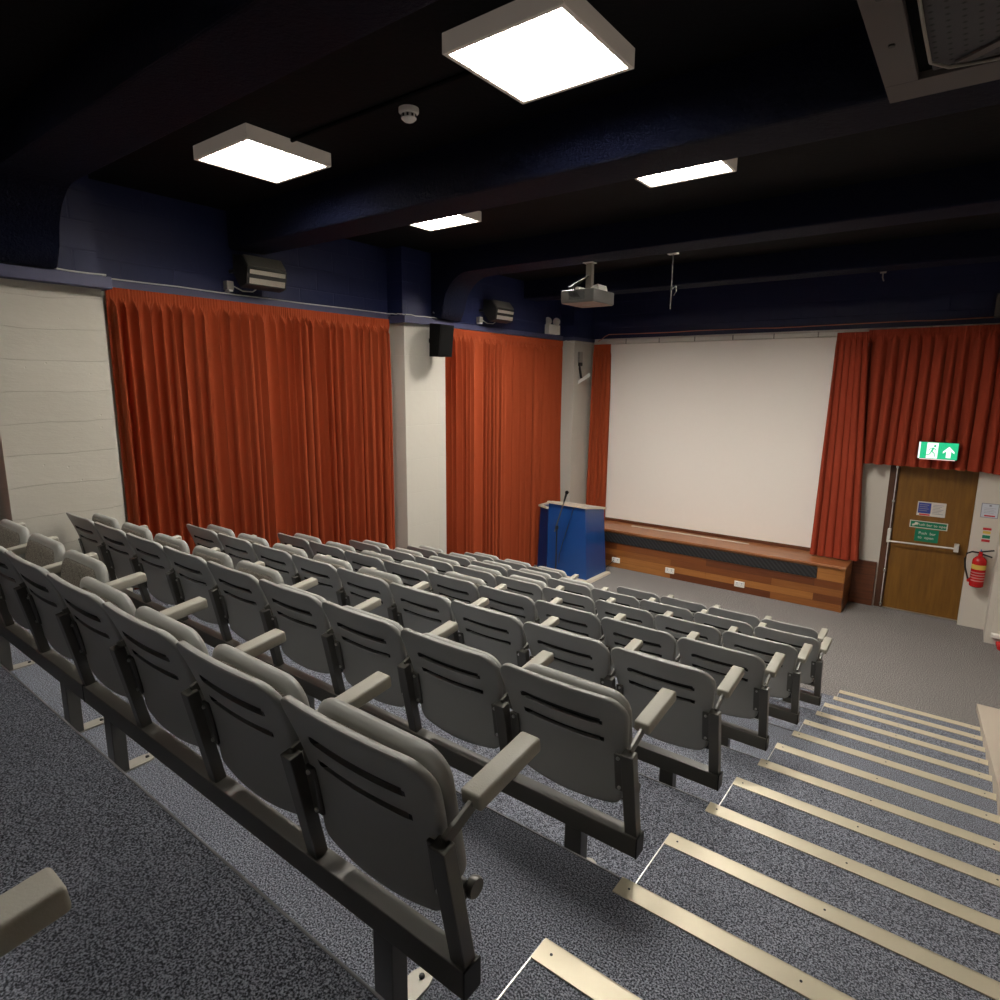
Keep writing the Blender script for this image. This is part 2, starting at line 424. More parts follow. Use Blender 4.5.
curtain('curtain_valance', 'short wide rust-red curtain hanging over the exit door', (-1.30, YW-.10), (.44, YW-.24), 2.055, 3.87, (0, 1), lam=.14, amp=.055, seed=42, material='curtain_front', flare=.25, hem=.015)

# ---------------------------------------------------------------- screen wall
sc = thing('projection_screen', 'large white projection screen filling the front wall above the bench', 'projection screen', (-3.44, YW-.03, .72))
MB().box(-1.82, 1.80, -.012, .0, -.005, 3.075).build('screen_sheet', M['screen'], sc)
MB().box(-1.86, 1.84, -.04, .02, 3.085, 3.15, .006).build('screen_rail', M['rail'], sc)
hk = MB()
for q in range(6): hk.box(-1.5+q*.6, -1.485+q*.6, -.048, -.038, 3.08, 3.155)
hk.build('rail_clip', M['grey_pl'], sc)
BY0, BY1, BX0, BX1, BZ = 9.42, YW-.005, -5.55, -1.18, .66
be = thing('bench', 'long varnished plank bench running under the screen', 'bench', (0, 0, 0))
MB().box(BX0, BX1-.02, BY0+.02, BY1, 0, BZ-.035).build('plank_front', M['planks'], be)
MB().box(BX0, BX1+.012, BY0-.01, BY1, BZ-.035, BZ, .006).build('bench_top', M['bench_top'], be)
MB().box(BX1-.022, BX1, BY0+.012, BY1, 0, BZ-.036, .003).build('end_panel', M['planks'], be)
MB().box(-5.2, -1.53, BY0+.006, BY0+.022, .435, .60, .002).build('ventilation_grille', M['grille'], be)
struct(MB().box(BX0, -1.55, YW-.035, YW, BZ, BZ+.055, .003).build('trim_bench_skirting', M['dark_wood']))
struct(MB().box(BX1, DX0-.02, YW-.05, YW, 0, .645, .003).build('trim_wall_panel', M['dark_wood']))
st = MB().box(-4.6, -2.6, YW-.22, YW-.19, BZ, BZ+.012)
tag(centred(st, 'batten', M['lect_edge'], (-3.6, YW-.2, BZ)), 'thin pale batten lying along the back of the bench top', 'batten')
for i, (x, lab) in enumerate(((-4.65, 'white double socket on the bench front, nearest the lectern'), (-3.68, 'white double socket on the bench front, middle of the three'), (-2.57, 'white double socket on the bench front, farthest right'))):
    s = thing('wall_socket', lab, 'socket', (x, BY0+.019, .13), 'sockets on the bench front')
    MB().box(-.075, .075, -.018, 0, -.045, .045, .005).build('face_plate', M['socket'], s)
    for q in (-.035, .035):
        h = MB(); h.box(q-.012, q+.012, -.0205, -.017, .015, .025); h.box(q-.02, q-.013, -.0195, -.017, -.02, -.014); h.box(q+.013, q+.02, -.0195, -.017, -.02, -.014); h.box(q-.004, q+.004, -.0195, -.017, -.008, .004)
        h.build('socket_outlet', M['ink_grey'], s)
    if i == 0: MB().tube([(-.03, -.03, -.005), (-.05, -.06, -.04), (-.10, -.09, -.09), (-.13, -.12, -.125)], .006, 6).build('plug_lead', M['black'], s)

# ---------------------------------------------------------------- door
d = bpy.data.objects.new('door_1', None); C.objects.link(d); struct(d); d.location = (-.32, YW, 0)
def dp(mb, name, m, **k): return mb.build(name, m, d, **k)
lx0, lx1 = -.755+.32, DX1+.32-.002
dp(MB().box(lx0, lx1, .02, .065, .005, DZ-.04, .002), 'door_leaf', M['door_wood'])
fr = MB().box(DX0+.32, lx0-.003, -.02, .10, 0, DZ, .004).box(lx0, lx1, -.005, .10, DZ-.038, DZ, .003)
dp(fr, 'door_frame', M['door_frame'])
pb = dp(MB().tube([(lx0-.02, -.06, .985), (lx1-.12, -.06, 1.0)], .011, 10), 'push_bar', M['bar'], smooth=True)
dp(MB().box(lx1-.15, lx1-.095, -.075, .022, .955, 1.055, .006), 'bar_bracket', M['bar'])
dp(MB().box(lx0-.045, lx0-.002, -.05, .018, .96, 1.16, .006), 'latch_case', M['bar'])
dp(MB().tube([(lx0-.022, -.03, .02), (lx0-.022, -.03, 2.05)], .006, 8), 'bolt_rod', M['bar'], smooth=True)
for z in (.06, .55, 1.55, 2.03): dp(MB().box(lx0-.038, lx0-.006, -.042, .0, z-.02, z+.02, .003), 'rod_guide', M['chrome'])
dp(MB().box(lx0, lx1, -.01, .02, 0, .008), 'threshold_strip', M['steel'])

def text(body, size, loc, m, parent, name='lettering', align='CENTER', rotx=PI/2, depth=.0006):
    cu = bpy.data.curves.new(name, 'FONT'); cu.body = body; cu.size = size; cu.align_x = align; cu.align_y = 'CENTER'; cu.extrude = depth
    t = bpy.data.objects.new('tmp', cu); C.objects.link(t)
    bpy.context.view_layer.update()
    me = bpy.data.meshes.new_from_object(t.evaluated_get(bpy.context.evaluated_depsgraph_get()))
    bpy.data.objects.remove(t)
    me.materials.clear(); me.materials.append(m)
    o = bpy.data.objects.new(name, me); C.objects.link(o); o.parent = parent; o.location = loc; o.rotation_euler = (rotx, 0, 0)
    return o
DF = YW+.02
sg = thing('door_notice', 'white notice with a blue panel and red strip, uppermost sign on the door', 'sign', (-.335, DF, 1.48))
MB().box(-.16, .16, -.004, 0, -.097, .097, .001).build('board', M['paper'], sg)
MB().box(-.148, -.005, -.0055, -.003, -.062, .082).build('blue_panel', M['ink_blue'], sg)
MB().box(-.13, -.01, -.0055, -.003, -.09, -.07).build('red_strip', M['ink_red'], sg)
tl = MB()
for q in range(7): tl.box(.015, .135-.02*(q % 3), -.0045, -.0035, .06-q*.02, .066-q*.02)
tl.build('small_print', M['ink_grey'], sg)
tl = MB()
for q in range(4): tl.box(-.135, -.03-.015*(q % 2), -.006, -.005, .05-q*.027, .058-q*.027)
tl.build('panel_print', M['ink_grey'], sg)
sg = thing('push_bar_sign', 'long green sign with white border reading Push bar to open', 'sign', (-.343, DF, 1.258))
MB().box(-.215, .215, -.005, 0, -.05, .05, .001).build('border', M['paper'], sg)
MB().box(-.203, .203, -.0062, -.004, -.04, .04).build('green_panel', M['sign_green'], sg)
text('Push bar to open', .05, (.045, -.0066, 0), M['paper'], sg)
ar = MB().prism([(-.185, -.0068, -.02), (-.175, -.0068, -.03), (-.145, -.0068, -.012), (-.115, -.0068, .0), (-.12, -.0068, .022), (-.15, -.0068, .03), (-.16, -.0068, .005), (-.185, -.0068, -.005)], (0, .001, 0))
ar.build('hand_symbol', M['paper'], sg)
sg = thing('push_bar_sticker', 'plain green sticker reading Push bar to open, just above the bar', 'sign', (-.35, DF, 1.11))
MB().box(-.135, .135, -.003, 0, -.088, .088, .001).build('green_panel', M['sign_green'], sg)
text('Push  bar', .052, (.005, -.0036, .03), M['paper'], sg); text('to  open', .052, (-.005, -.0036, -.03), M['paper'], sg)
# exit sign
ex = thing('exit_sign', 'lit green emergency exit sign with running man and up arrow over the door', 'exit sign', (-.34, 9.75, 2.20))
MB().box(-.215, .215, 0, .045, -.005, .215, .004).build('casing', M['black'], ex)
MB().box(-.208, .208, -.004, .001, 0, .21).build('green_panel', M['exit_green'], ex)
MB().box(-.12, .0, -.0055, -.003, .005, .205).build('white_doorway', M['exit_white'], ex)
MB().box(-.208, -.19, -.0055, -.003, .0, .21).build('white_edge', M['exit_white'], ex)
ap = [(.055, .10), (.115, .165), (.175, .10), (.175, .075), (.14, .105), (.14, .02), (.09, .02), (.09, .105), (.055, .075)]
MB().prism([(x, -.006, z) for x, z in ap], (0, .002, 0)).build('arrow', M['exit_white'], ex)
rm = MB(); Yr = -.0068
rm.lathe((-.035, Yr, .165), [(.0145, -.0005), (.0145, .0006)], 12, 'Y')
rm.bar((-.048, Yr, .142), (-.068, Yr, .09), .02, .0012, up=(0, 1, 0)); rm.bar((-.05, Yr, .142), (-.085, Yr, .13), .009, .0012, up=(0, 1, 0)); rm.bar((-.085, Yr, .13), (-.098, Yr, .10), .008, .0012, up=(0, 1, 0))
rm.bar((-.045, Yr, .138), (-.02, Yr, .11), .009, .0012, up=(0, 1, 0)); rm.bar((-.066, Yr, .095), (-.035, Yr, .07), .012, .0012, up=(0, 1, 0)); rm.bar((-.035, Yr, .07), (-.03, Yr, .025), .010, .0012, up=(0, 1, 0))
rm.bar((-.068, Yr, .095), (-.085, Yr, .055), .012, .0012, up=(0, 1, 0)); rm.bar((-.085, Yr, .055), (-.125, Yr, .045), .010, .0012, up=(0, 1, 0))
rm.build('running_man', M['exit_green'], ex)
MB().box(-.19, .19, .005, .04, -.012, -.005).build('downlight_strip', emit('exit_glow', (1, .62, .60), 1.6), ex)
for q in (-.12, .12): MB().bar((q, .045, .1), (q, .09, .1), .02, .02).build('bracket', M['black'], ex)
# notices and extinguisher on the white wall right of the door
WY = YW-.16
sg = thing('wall_notice', 'white paper notice with red strip on the wall right of the door', 'sign', (.28, WY, 1.57))
MB().box(-.09, .09, -.0035, .002, -.093, .093, .001).build('frame', M['ink_grey'], sg)
MB().box(-.083, .083, -.0045, 0, -.086, .086, .001).build('sheet', mat('paper_bluish', (.60, .64, .72), .5), sg)
tl = MB(); tl.box(-.012, .012, -.0055, -.0042, .055, .075)
for q in range(4): tl.box(-.06, .06-.02*(q % 2), -.0055, -.0042, .03-q*.02, .0335-q*.02)
tl.build('print', M['ink_grey'], sg)
MB().box(-.05, .06, -.0055, -.0042, -.075, -.058).build('red_strip', M['ink_red'], sg)
sg = thing('extinguisher_notice', 'small red, yellow and green notice above the fire extinguisher', 'sign', (.283, WY, 1.255))
MB().box(-.045, .045, -.004, .003, -.095, .095, .001).build('sheet', M['paper'], sg)
MB().box(-.043, .043, -.005, -.0035, .062, .092).build('red_head', M['ink_red'], sg)
MB().box(-.04, .04, -.005, -.0035, .015, .05).build('yellow_panel', M['yellow'], sg)
MB().box(-.04, .04, -.005, -.0035, -.045, -.005).build('green_panel', M['sign_green'], sg)
MB().box(-.043, .043, -.005, -.0035, -.092, -.06).build('red_foot', M['ink_red'], sg)
fe = thing('fire_extinguisher', 'red fire extinguisher hung on the wall right of the door', 'fire extinguisher', (.255, WY-.085, .58))
MB().lathe((0, 0, 0), [(.06, 0), (.075, .012), (.076, .03), (.0765, .34), (.07, .365), (.045, .395), (.026, .405), (.024, .43)], 24).build('cylinder', M['red'], fe, smooth=True)
MB().lathe((0, 0, 0), [(.0775, .24), (.0775, .30)], 24).build('yellow_label', M['yellow'], fe, smooth=True)
tl = MB()
for q in range(4): tl.lathe((0, 0, 0), [(.0777, .19-q*.035), (.0777, .205-q*.035)], 24)
tl.build('label_print', mat('label_pale', (.58, .20, .19), .5), fe, smooth=True)
MB().box(-.02, .02, -.02, .02, .43, .465, .005).build('valve', M['red'], fe)
hb = MB().bar((-.01, 0, .46), (.13, -.02, .505), .012, .02, .003).bar((.0, 0, .44), (.12, -.03, .415), .012, .02, .003)
hb.build('handle', M['frame_dk'], fe)
MB().lathe((0, 0, .465), [(.006, 0), (.006, .03)], 8).build('pressure_pin', mat('pin_blue', (.05, .12, .5), .4), fe)
MB().tube([(-.02, 0, .45), (-.09, -.02, .455), (-.14, -.04, .43), (-.155, -.045, .36), (-.14, -.05, .25), (-.11, -.05, .15), (-.09, -.04, .09)], .011, 8).build('hose', M['black'], fe, smooth=True)
MB().lathe((-.085, -.035, .06), [(.016, 0), (.02, .03), (.014, .05)], 10).build('nozzle', M['red'], fe, smooth=True)
MB().box(-.02, .02, .05, .095, .36, .42).build('wall_bracket', M['frame_dk'], fe)

# ---------------------------------------------------------------- lectern
le = thing('lectern', 'bright blue lectern with beige edging in front of the bench', 'lectern', (-5.1, 8.72, 0))
def lp(pts): return [(x+5.1, y-8.72, z) for x, y, z in pts]
b0 = [(-5.40, 8.40, .03), (-4.645, 8.40, .03), (-4.635, 9.04, .03), (-5.40, 9.04, .03)]
t0 = [(-5.43, 8.47, 1.19), (-4.72, 8.42, 1.19), (-4.685, 8.98, 1.10), (-5.43, 8.98, 1.10)]
MB().hexa(lp(b0), lp(t0)).build('cabinet', M['lect_blue'], le)
b1 = [(-5.67, 8.52, .03), (-5.405, 8.40, .03), (-5.405, 9.0, .03), (-5.67, 9.0, .03)]
t1 = [(-5.65, 8.56, 1.09), (-5.435, 8.46, 1.09), (-5.435, 8.95, 1.09), (-5.65, 8.95, 1.09)]
MB().hexa(lp(b1), lp(t1)).build('side_wing', M['lect_blue_shade'], le)
ed = MB()
def edge(p, q, w=.05, h=.03): ed.bar(lp([p])[0], lp([q])[0], w, h)
edge((-5.44, 8.46, 1.2), (-4.70, 8.415, 1.2)); edge((-4.71, 8.40, 1.2), (-4.675, 9.0, 1.11)); edge((-5.44, 8.97, 1.11), (-4.67, 8.98, 1.11)); edge((-5.43, 8.45, 1.2), (-5.43, 8.98, 1.11))
ed.build('edge_trim', M['lect_edge'], le)
ed = MB()
edge((-5.67, 8.555, 1.10), (-5.44, 8.455, 1.10)); edge((-5.65, 8.54, 1.10), (-5.65, 8.96, 1.10)); edge((-5.67, 8.95, 1.10), (-5.44, 8.95, 1.10), .04)
ed.build('wing_trim', M['lect_edge'], le)
MB().hexa(lp([(-5.68, 8.34, 0), (-4.55, 8.30, 0), (-4.55, 9.06, 0), (-5.68, 9.06, 0)]), lp([(-5.68, 8.34, .03), (-4.56, 8.31, .03), (-4.56, 9.05, .03), (-5.68, 9.05, .03)])).build('base_plate', M['lect_edge'], le)
MB().tube(lp([(-4.90, 8.435, 1.21), (-4.93, 8.40, 1.14), (-5.0, 8.37, .85), (-5.06, 8.33, .6), (-5.10, 8.30, .4), (-5.11, 8.30, .25)]), .006, 6).build('hanging_cable', M['black'], le)
ms = thing('microphone_stand', 'thin black microphone stand with slanted boom in front of the lectern', 'microphone stand', (-5.08, 8.17, 0))
MB().lathe((0, 0, 0), [(.12, 0), (.12, .012), (.03, .03), (.013, .045)], 20).build('base', M['black'], ms, smooth=True)
MB().tube([(0, 0, .03), (0, 0, .86)], .011, 8).build('pole', M['black'], ms, smooth=True)
MB().tube([(-.035, 0, .80), (.01, 0, .96), (.13, .0, 1.33)], .010, 8).build('boom', M['frame'], ms, smooth=True)
MB().box(-.02, .02, -.02, .02, .84, .90, .006).build('clutch', M['black'], ms)
MB().tube([(.12, 0, 1.30), (.14, 0, 1.37), (.16, 0, 1.44)], [.012, .016, .02], 10).build('microphone', M['black'], ms, smooth=True)
MB().lathe((.168, 0, 1.455), [(.012, -.03), (.028, -.012), (.03, .004), (.02, .022), (.006, .03)], 12).build('windshield', M['black_matte'], ms, smooth=True)

# ---------------------------------------------------------------- seats
def back_y(z, x):
    t = (z-.4)/.45
    return -.772-.108*max(0, t)**2.0-.013*(1-min(1, (x/.25)**2))
SL = [(.742, .168), (.668, .168)]
def backrest_mesh():
    top, bot = .85, .405; rt = .075; hwm = .2625
    zs = set([bot, bot+.004, bot+.012, bot+.03])
    z = bot+.05
    while z < top-.1: zs.add(round(z, 4)); z += .03
    for sz, _ in SL:
        for q in (-.017, -.013, -.0105, -.005, .005, .0105, .013, .017): zs.add(round(sz+q, 4))
    for q in (.09, .075, .06, .045, .032, .02, .012, .006, .002, 0): zs.add(round(top-q, 4))
    zs = sorted(zs); z2 = [zs[0]]
    for q in zs[1:]:
        if q-z2[-1] > .0015: z2.append(q)
    zs = z2
    ss = [-1, -.985, -.96, -.92]+[-.86+.0573*k for k in range(31)]+[.92, .96, .985, 1]
    xcr = sorted(set([round(q, 4) for q in ss]+[-.66, -.68, .66, .68]))
    def hw(z):
        h = hwm-.029*min(1, max(0, (.80-z)/.2))-.014*max(0, (.6-z)/.2)
        if z > top-rt: h = h-rt+math.sqrt(max(0, rt*rt-(z-top+rt)**2))
        if z < bot+.045: h = h-.045+math.sqrt(max(0, .045**2-(bot+.045-z)**2))
        return h
    bm = bmesh.new(); rear = []; front = []
    for iz, z in enumerate(zs):
        r1, f1 = [], []
        for s in xcr:
            x = s*hw(z)
            sag = -.014*(1-s*s)
            wt = max(0, min(1, 1-abs(z-.70)/.11))
            zz = z+sag*(wt if z > .5 else 0)
            if z < bot+.16: zz -= (.022*(1-s*s))*max(0, 1-(z-bot)/.16)
            edge = min(hw(z)-abs(x), (top-z) if z > .6 else 9, (z-bot) if z < .6 else 9)
            e = max(0, 1-edge/.012)
            rnd = .009*(1-math.sqrt(max(0, 1-e*e)))
            y = back_y(z, x)
            groove = 0
            for sz, w in SL:
                dz = abs(z-sz)
                if abs(x) < w and dz < .0118*min(1, (w-abs(x))/.02): groove = .014
            lip = 0
            yr = y-.0+rnd+groove
            r1.append(bm.verts.new((x, yr+.765, zz))); f1.append(bm.verts.new((x, y+.026-rnd*.6+.765, zz)))
        rear.append(r1); front.append(f1)
    nx = len(xcr); fs = []
    for a in range(len(zs)-1):
        for b in range(nx-1):
            f = bm.faces.new((rear[a][b], rear[a][b+1], rear[a+1][b+1], rear[a+1][b]))
            zm = (zs[a]+zs[a+1])/2; xm = (xcr[b]+xcr[b+1])/2*hw(zm)
            for sz, w in SL:
                if abs(zm-sz) < .0108 and abs(xm) < w-.004: f.material_index = 1
            bm.faces.new((front[a][b], front[a+1][b], front[a+1][b+1], front[a][b+1]))
    for a in range(len(zs)-1):
        bm.faces.new((rear[a][0], rear[a+1][0], front[a+1][0], front[a][0])); bm.faces.new((rear[a][-1], front[a][-1], front[a+1][-1], rear[a+1][-1]))
    for b in range(nx-1):
        bm.faces.new((rear[0][b], front[0][b], front[0][b+1], rear[0][b+1])); bm.faces.new((rear[-1][b], rear[-1][b+1], front[-1][b+1], front[-1][b]))
    mb = MB(); mb.bm.free(); mb.bm = bm; return mb
def slab(hw, z0, z1, y0, y1, r, bulge=0, n=7, rim=.015, curve=0):
    """rounded-corner cushion slab, upright in local coords"""
    out = []
    for cx, cz, a0 in ((hw-r, z1-r, 0), (-hw+r, z1-r, 90), (-hw+r, z0+r, 180), (hw-r, z0+r, 270)):
        for k in range(n): a = math.radians(a0+90*k/(n-1)); out.append((cx+r*math.cos(a), cz+r*math.sin(a)))
    cz = (z0+z1)/2; bm = bmesh.new(); rings = []
    def ring(ins, y):
        fx = (hw-ins)/hw; fz = ((z1-z0)/2-ins)/((z1-z0)/2)
        return [bm.verts.new((x*fx, y-curve*(1-(x/hw)**2), cz+(z-cz)*fz)) for x, z in out]
    seq = [(hw*.6, y0-bulge), (hw*.3, y0-bulge*.6)] if bulge else [(hw*.5, y0)]
    for q in (0, 30, 60, 90): seq.append((rim*(1-math.sin(math.radians(q))), y0+rim*(1-math.cos(math.radians(q)))))
    for q in (0, 30, 60, 90): seq.append((rim*(1-math.cos(math.radians(q))), y1-rim+rim*math.sin(math.radians(q))))
    seq.append((hw*.5, y1))
    rings = [ring(i, y) for i, y in seq]; N = len(out)
    for A, B in zip(rings, rings[1:]):
        for k in range(N): bm.faces.new((A[k], A[(k+1) % N], B[(k+1) % N], B[k]))
    bm.faces.new(rings[0]); bm.faces.new(rings[-1][::-1])
    mb = MB(); mb.bm.free(); mb.bm = bm; return mb
def make_chair():
    r = thing('tip_up_seat', 'x', 'chair')
    bk = backrest_mesh().build('backrest', [M['plastic'], M['slot']], r, smooth=True, ang=50)
    pd = slab(.195, .47, .80, 0, .018, .05, 0, 6, .008)
    for v in pd.bm.verts: v.co.y += back_y(v.co.z, v.co.x)+.765+.022
    pd.build('back_pad', M['fabric'], bk, smooth=True, ang=60)
    seat = slab(.228, 0, .385, -.014, .028, .075, 0, 8, .02, 0)
    so = seat.build('seat', M['plastic'], r, smooth=True, ang=60); so.location = (0, .765-.710, .435)
    pp = slab(.190, .03, .350, -.024, -.006, .05, .002, 6, .012)
    pp.build('seat_pad', M['fabric'], so, smooth=True, ang=60)
    MB().box(-.225, .225, -.03, .02, -.035, .02, .012).build('pivot_housing', M['frame_dk'], so)
    up = MB().bar((P/2, .0, .322), (P/2, -.066, .655), .046, .038, .003, (0, 1, 0))
    uo = up.build('upright', M['frame'], r)
    MB().bar((P/2, -.06, .655), (P/2, .04, .694), .03, .012, .002, (1, 0, 0)).build('armrest_bracket', M['frame'], uo)
    am = MB().box(-.029, .029, 0, .238, -.019, .021, .008, None, 3)
    ao = am.build('armrest', M['arm'], r, (P/2, .026, .703), smooth=True, ang=50); ao.rotation_euler = (math.atan2(.033, .262), 0, 0)
    for sgn in (-1, 1):
        x = sgn*(P/2-.046)
        pl = MB().bar((x, -.018, .475), (x, -.043, .625), .036, .012, .004, (0, 1, 0)).build('mounting_plate', M['frame'], bk)
        for (yy, zz) in ((-.026, .49), (-.046, .61)):
            MB().lathe((x, yy-.0, zz), [(.0065, 0), (.0065, -.006), (.003, -.008)], 8, 'Y').build('bolt', M['steel'], pl, smooth=True)
    MB().lathe((.232, .08, .43), [(.024, -.012), (.027, 0), (.024, .008)], 14, 'X').build('hinge_cap', M['frame'], r, smooth=True)
    return r
def copy_tree(o, parent=None):
    c = o.copy(); C.objects.link(c)
    c.parent = parent
    for ch in [q for q in KIDS.get(o.name, [])]: copy_tree(ch, c)
    return c
proto = make_chair()
bpy.context.view_layer.update()
KIDS = {}
for o in C.objects:
    if o.parent: KIDS.setdefault(o.parent.name, []).append(o)
def kid(o, nm): return next(c for c in o.children if c.name.split('.')[0] == nm)
used = [False]
def chair(x, k, label, tilt=7.0, group='tip-up seats'):
    o = proto if not used[0] else copy_tree(proto)
    used[0] = True
    o.location = (x, Y0-DY*k-.765, RH*k); o['label'] = label; o['group'] = group
    s = next(c for c in (o.children if o is not proto else KIDS[proto.name]) if c.name.split('.')[0] == 'seat')
    s.rotation_euler = (math.radians(tilt), 0, 0)
    return o
def seat_beam(xa, xb, k, legs, label):
    z = RH*k; y = Y0-DY*k-.765
    t = thing('seat_beam', label, 'seat frame', (0, y, z), 'seat support beams')
    MB().box(xa, xb, -.028, .028, .247, .322, .003).build('rail', M['frame'], t)
    MB().box(xb, xb+.006, -.029, .029, .246, .323, .002).build('end_cap', M['black'], t); MB().box(xa-.006, xa, -.029, .029, .246, .323, .002).build('end_cap', M['black'], t)
    for x in legs:
        lg = MB().box(x-.035, x+.035, -.026, .026, .006, .247, .003).build('leg', M['frame'], t)
        fp = MB().prism([(x-.033, -.06, 0), (x+.033, -.06, 0), (x+.033, .105, 0), (x+.024, .128, 0), (x, .138, 0), (x-.024, .128, 0), (x-.033, .105, 0)], (0, 0, .007)).build('foot_plate', M['foot'], lg)
        MB().lathe((x, .11, .008), [(.008, 0), (.008, .005), (.004, .007)], 8).build('bolt', M['frame_dk'], lg)
    return t
rowname = ['second row from the camera']
nth = ['first', 'second', 'third', 'fourth', 'fifth', 'sixth', 'seventh', 'eighth', 'ninth']
rows = ['nearest full row', 'second row from the camera', 'third row from the camera', 'fourth row from the camera', 'fifth row from the camera', 'row directly behind the front row']
T = {0: [10.5, 10, 10.5, 9, -10, -12, -13, -11, -3], 1: [8, 13, 13, 13, -2, -3, -2.5, -3, -2]}
for ri, k in enumerate((12, 10, 8, 6, 4, 2)):
    for i in range(9):
        x = XR-P/2-P*i
        tl = T.get(ri, [13]*4+[-2, -3, -2, -2.5, -3])[i]
        pos = {0: 'at the aisle end of', 8: 'at the wall end of'}.get(i, '%s from the aisle in' % nth[i])
        lab = 'grey tip-up seat, %s the %s' % (pos, rows[ri])
        if ri == 0 and i in (4, 5, 6): lab = 'grey seat tipped slightly open, %s from the aisle in the %s' % (nth[i], rows[0])
        chair(x, k, lab, tl, 'seats of the '+rows[ri].split(',')[0])
    xm = XR-P*4
    seat_beam(xm+.01, XR+.024, k, [-1.0, -2.65] if ri else [-1.02, -2.66], 'dark steel beam under the four aisle-side seats of the '+rows[ri].split(',')[0])
    seat_beam(XR-P*9-.024, xm+.002, k, [-3.14, -4.54] if ri else [-3.14, -4.14, -5.2], 'dark steel beam under the five wall-side seats of the '+rows[ri].split(',')[0])
    MB().bar((XR-P*9, Y0-DY*k-.765, RH*k+.322), (XR-P*9, Y0-DY*k-.831, RH*k+.662), .046, .046, .003, (0, 1, 0))
for i in range(4):
    chair(-.94-P/2-P*i, 0, 'grey plastic tip-up seat in the front row, %s' % ['at its aisle end', 'second from the aisle', 'third from the aisle', 'fourth from the aisle, beside the gap'][i], 13, 'seats of the front row')
seat_beam(-.94-4*P-.024, -.94+.024, 0, [-1.2, -2.85], 'dark steel beam under the four right-hand seats, front row')
for i in range(3):
    chair(-3.77-P/2-P*i, 0, 'grey plastic tip-up seat in the front row, %s of the three by the lectern' % ['rightmost', 'middle', 'leftmost'][i], -2, 'seats of the front row')
seat_beam(-3.77-3*P-.024, -3.77+.024, 0, [-4.0, -5.1], 'dark steel beam under the three front-row seats by the lectern')
c0 = chair(XR-.05-P/2, 14, 'seat whose grey armrest alone shows at the bottom left corner', 6, 'seats of the row behind')
c0.location.y -= .055
b0_ = seat_beam(XR-.05-P-.024, XR-.026, 14, [-1.08], 'short dark steel beam under the seat at bottom left')
b0_.location.y -= .055
# small marks on two seat backs
tag(centred(MB().lathe((0, 0, 0), [(.013, 0), (.013, -.0015)], 14, 'Y'), 'round_sticker', M['slot'], (0, 0, 0)), 'small round dark mark on a seat back in the middle rows', 'sticker').location = (-3.13, Y0-DY*6-.765-.065, RH*6+.79)

# ---------------------------------------------------------------- ceiling lights
def ceiling_light(x, y, label, m='lamp', w=.66, dl=.65, rot=0):
    t = thing('ceiling_light', label, 'ceiling light', (x, y, 4.6), 'ceiling lights')
    hw, hl = w/2, dl/2
    fr = MB()
    fr.box(-hw, -hw+.022, -hl, hl, .0, .09, .003); fr.box(hw-.022, hw, -hl, hl, .0, .09, .003)
    fr.box(-hw+.022, hw-.022, -hl, -hl+.022, .0, .09, .003); fr.box(-hw+.022, hw-.022, hl-.022, hl, .0, .09, .003)
    fr.box(-hw-.006, hw+.006, -hl-.006, hl+.006, .045, .05, .001) if False else None
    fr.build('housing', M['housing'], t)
    MB().box(-hw+.02, hw-.02, -hl+.02, hl-.02, .035, .04).build('diffuser', M[m], t)
    lv = MB()
    for q in range(1, 4): lv.box(-hw+.022, hw-.022, -hl+.022+(dl-.044)*q/4-.004, -hl+.022+(dl-.044)*q/4+.004, .004, .028)
    for q in range(1, 8): lv.box(-hw+.022+(w-.044)*q/8-.0015, -hw+.022+(w-.044)*q/8+.0015, -hl+.022, hl-.022, .008, .026)
    lv.build('louvre', M['louvre'], t)
    t.rotation_euler = (0, 0, rot)
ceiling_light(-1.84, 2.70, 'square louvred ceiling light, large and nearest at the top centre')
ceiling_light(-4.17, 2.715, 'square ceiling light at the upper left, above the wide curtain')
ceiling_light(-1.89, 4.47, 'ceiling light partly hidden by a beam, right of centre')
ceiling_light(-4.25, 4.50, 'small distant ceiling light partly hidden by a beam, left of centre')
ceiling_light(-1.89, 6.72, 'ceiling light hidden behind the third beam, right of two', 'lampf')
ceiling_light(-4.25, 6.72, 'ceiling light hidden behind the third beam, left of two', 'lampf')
ceiling_light(-1.84, .55, 'added unseen ceiling light behind the camera, right of two', 'lamp_fill')  # unseen pair added to brighten the near seats and carpet
ceiling_light(-4.17, .55, 'added unseen ceiling light behind the camera, left of two', 'lamp_fill')
cd = MB().tube([(-3.84, 2.72, 4.68), (-2.17, 2.72, 4.68)], .012, 6)
tag(centred(cd, 'conduit', M['black_matte'], (-3, 2.72, 4.68)), 'thin dark conduit joining the two nearest ceiling lights', 'conduit')
sd = thing('smoke_detector', 'round white smoke detector on the dark ceiling', 'smoke detector', (-2.874, 2.854, ZC))
MB().lathe((0, 0, 0), [(.06, 0), (.06, -.02), (.052, -.03)], 20).build('base', M['white_pl'], sd, smooth=True)
hd = MB().lathe((0, 0, 0), [(.045, -.03), (.045, -.055), (.03, -.068), (.012, -.072)], 20).build('sensor_head', M['white_pl'], sd, smooth=True)
sv = MB()
for k in range(10):
    a = 2*PI*k/10; sv.box(-.006, .006, -.002, .002, -.052, -.036, 0, Matrix.Rotation(a, 4, 'Z') @ Matrix.Translation((0, .0455, 0)))
sv.build('vent', M['black'], hd)
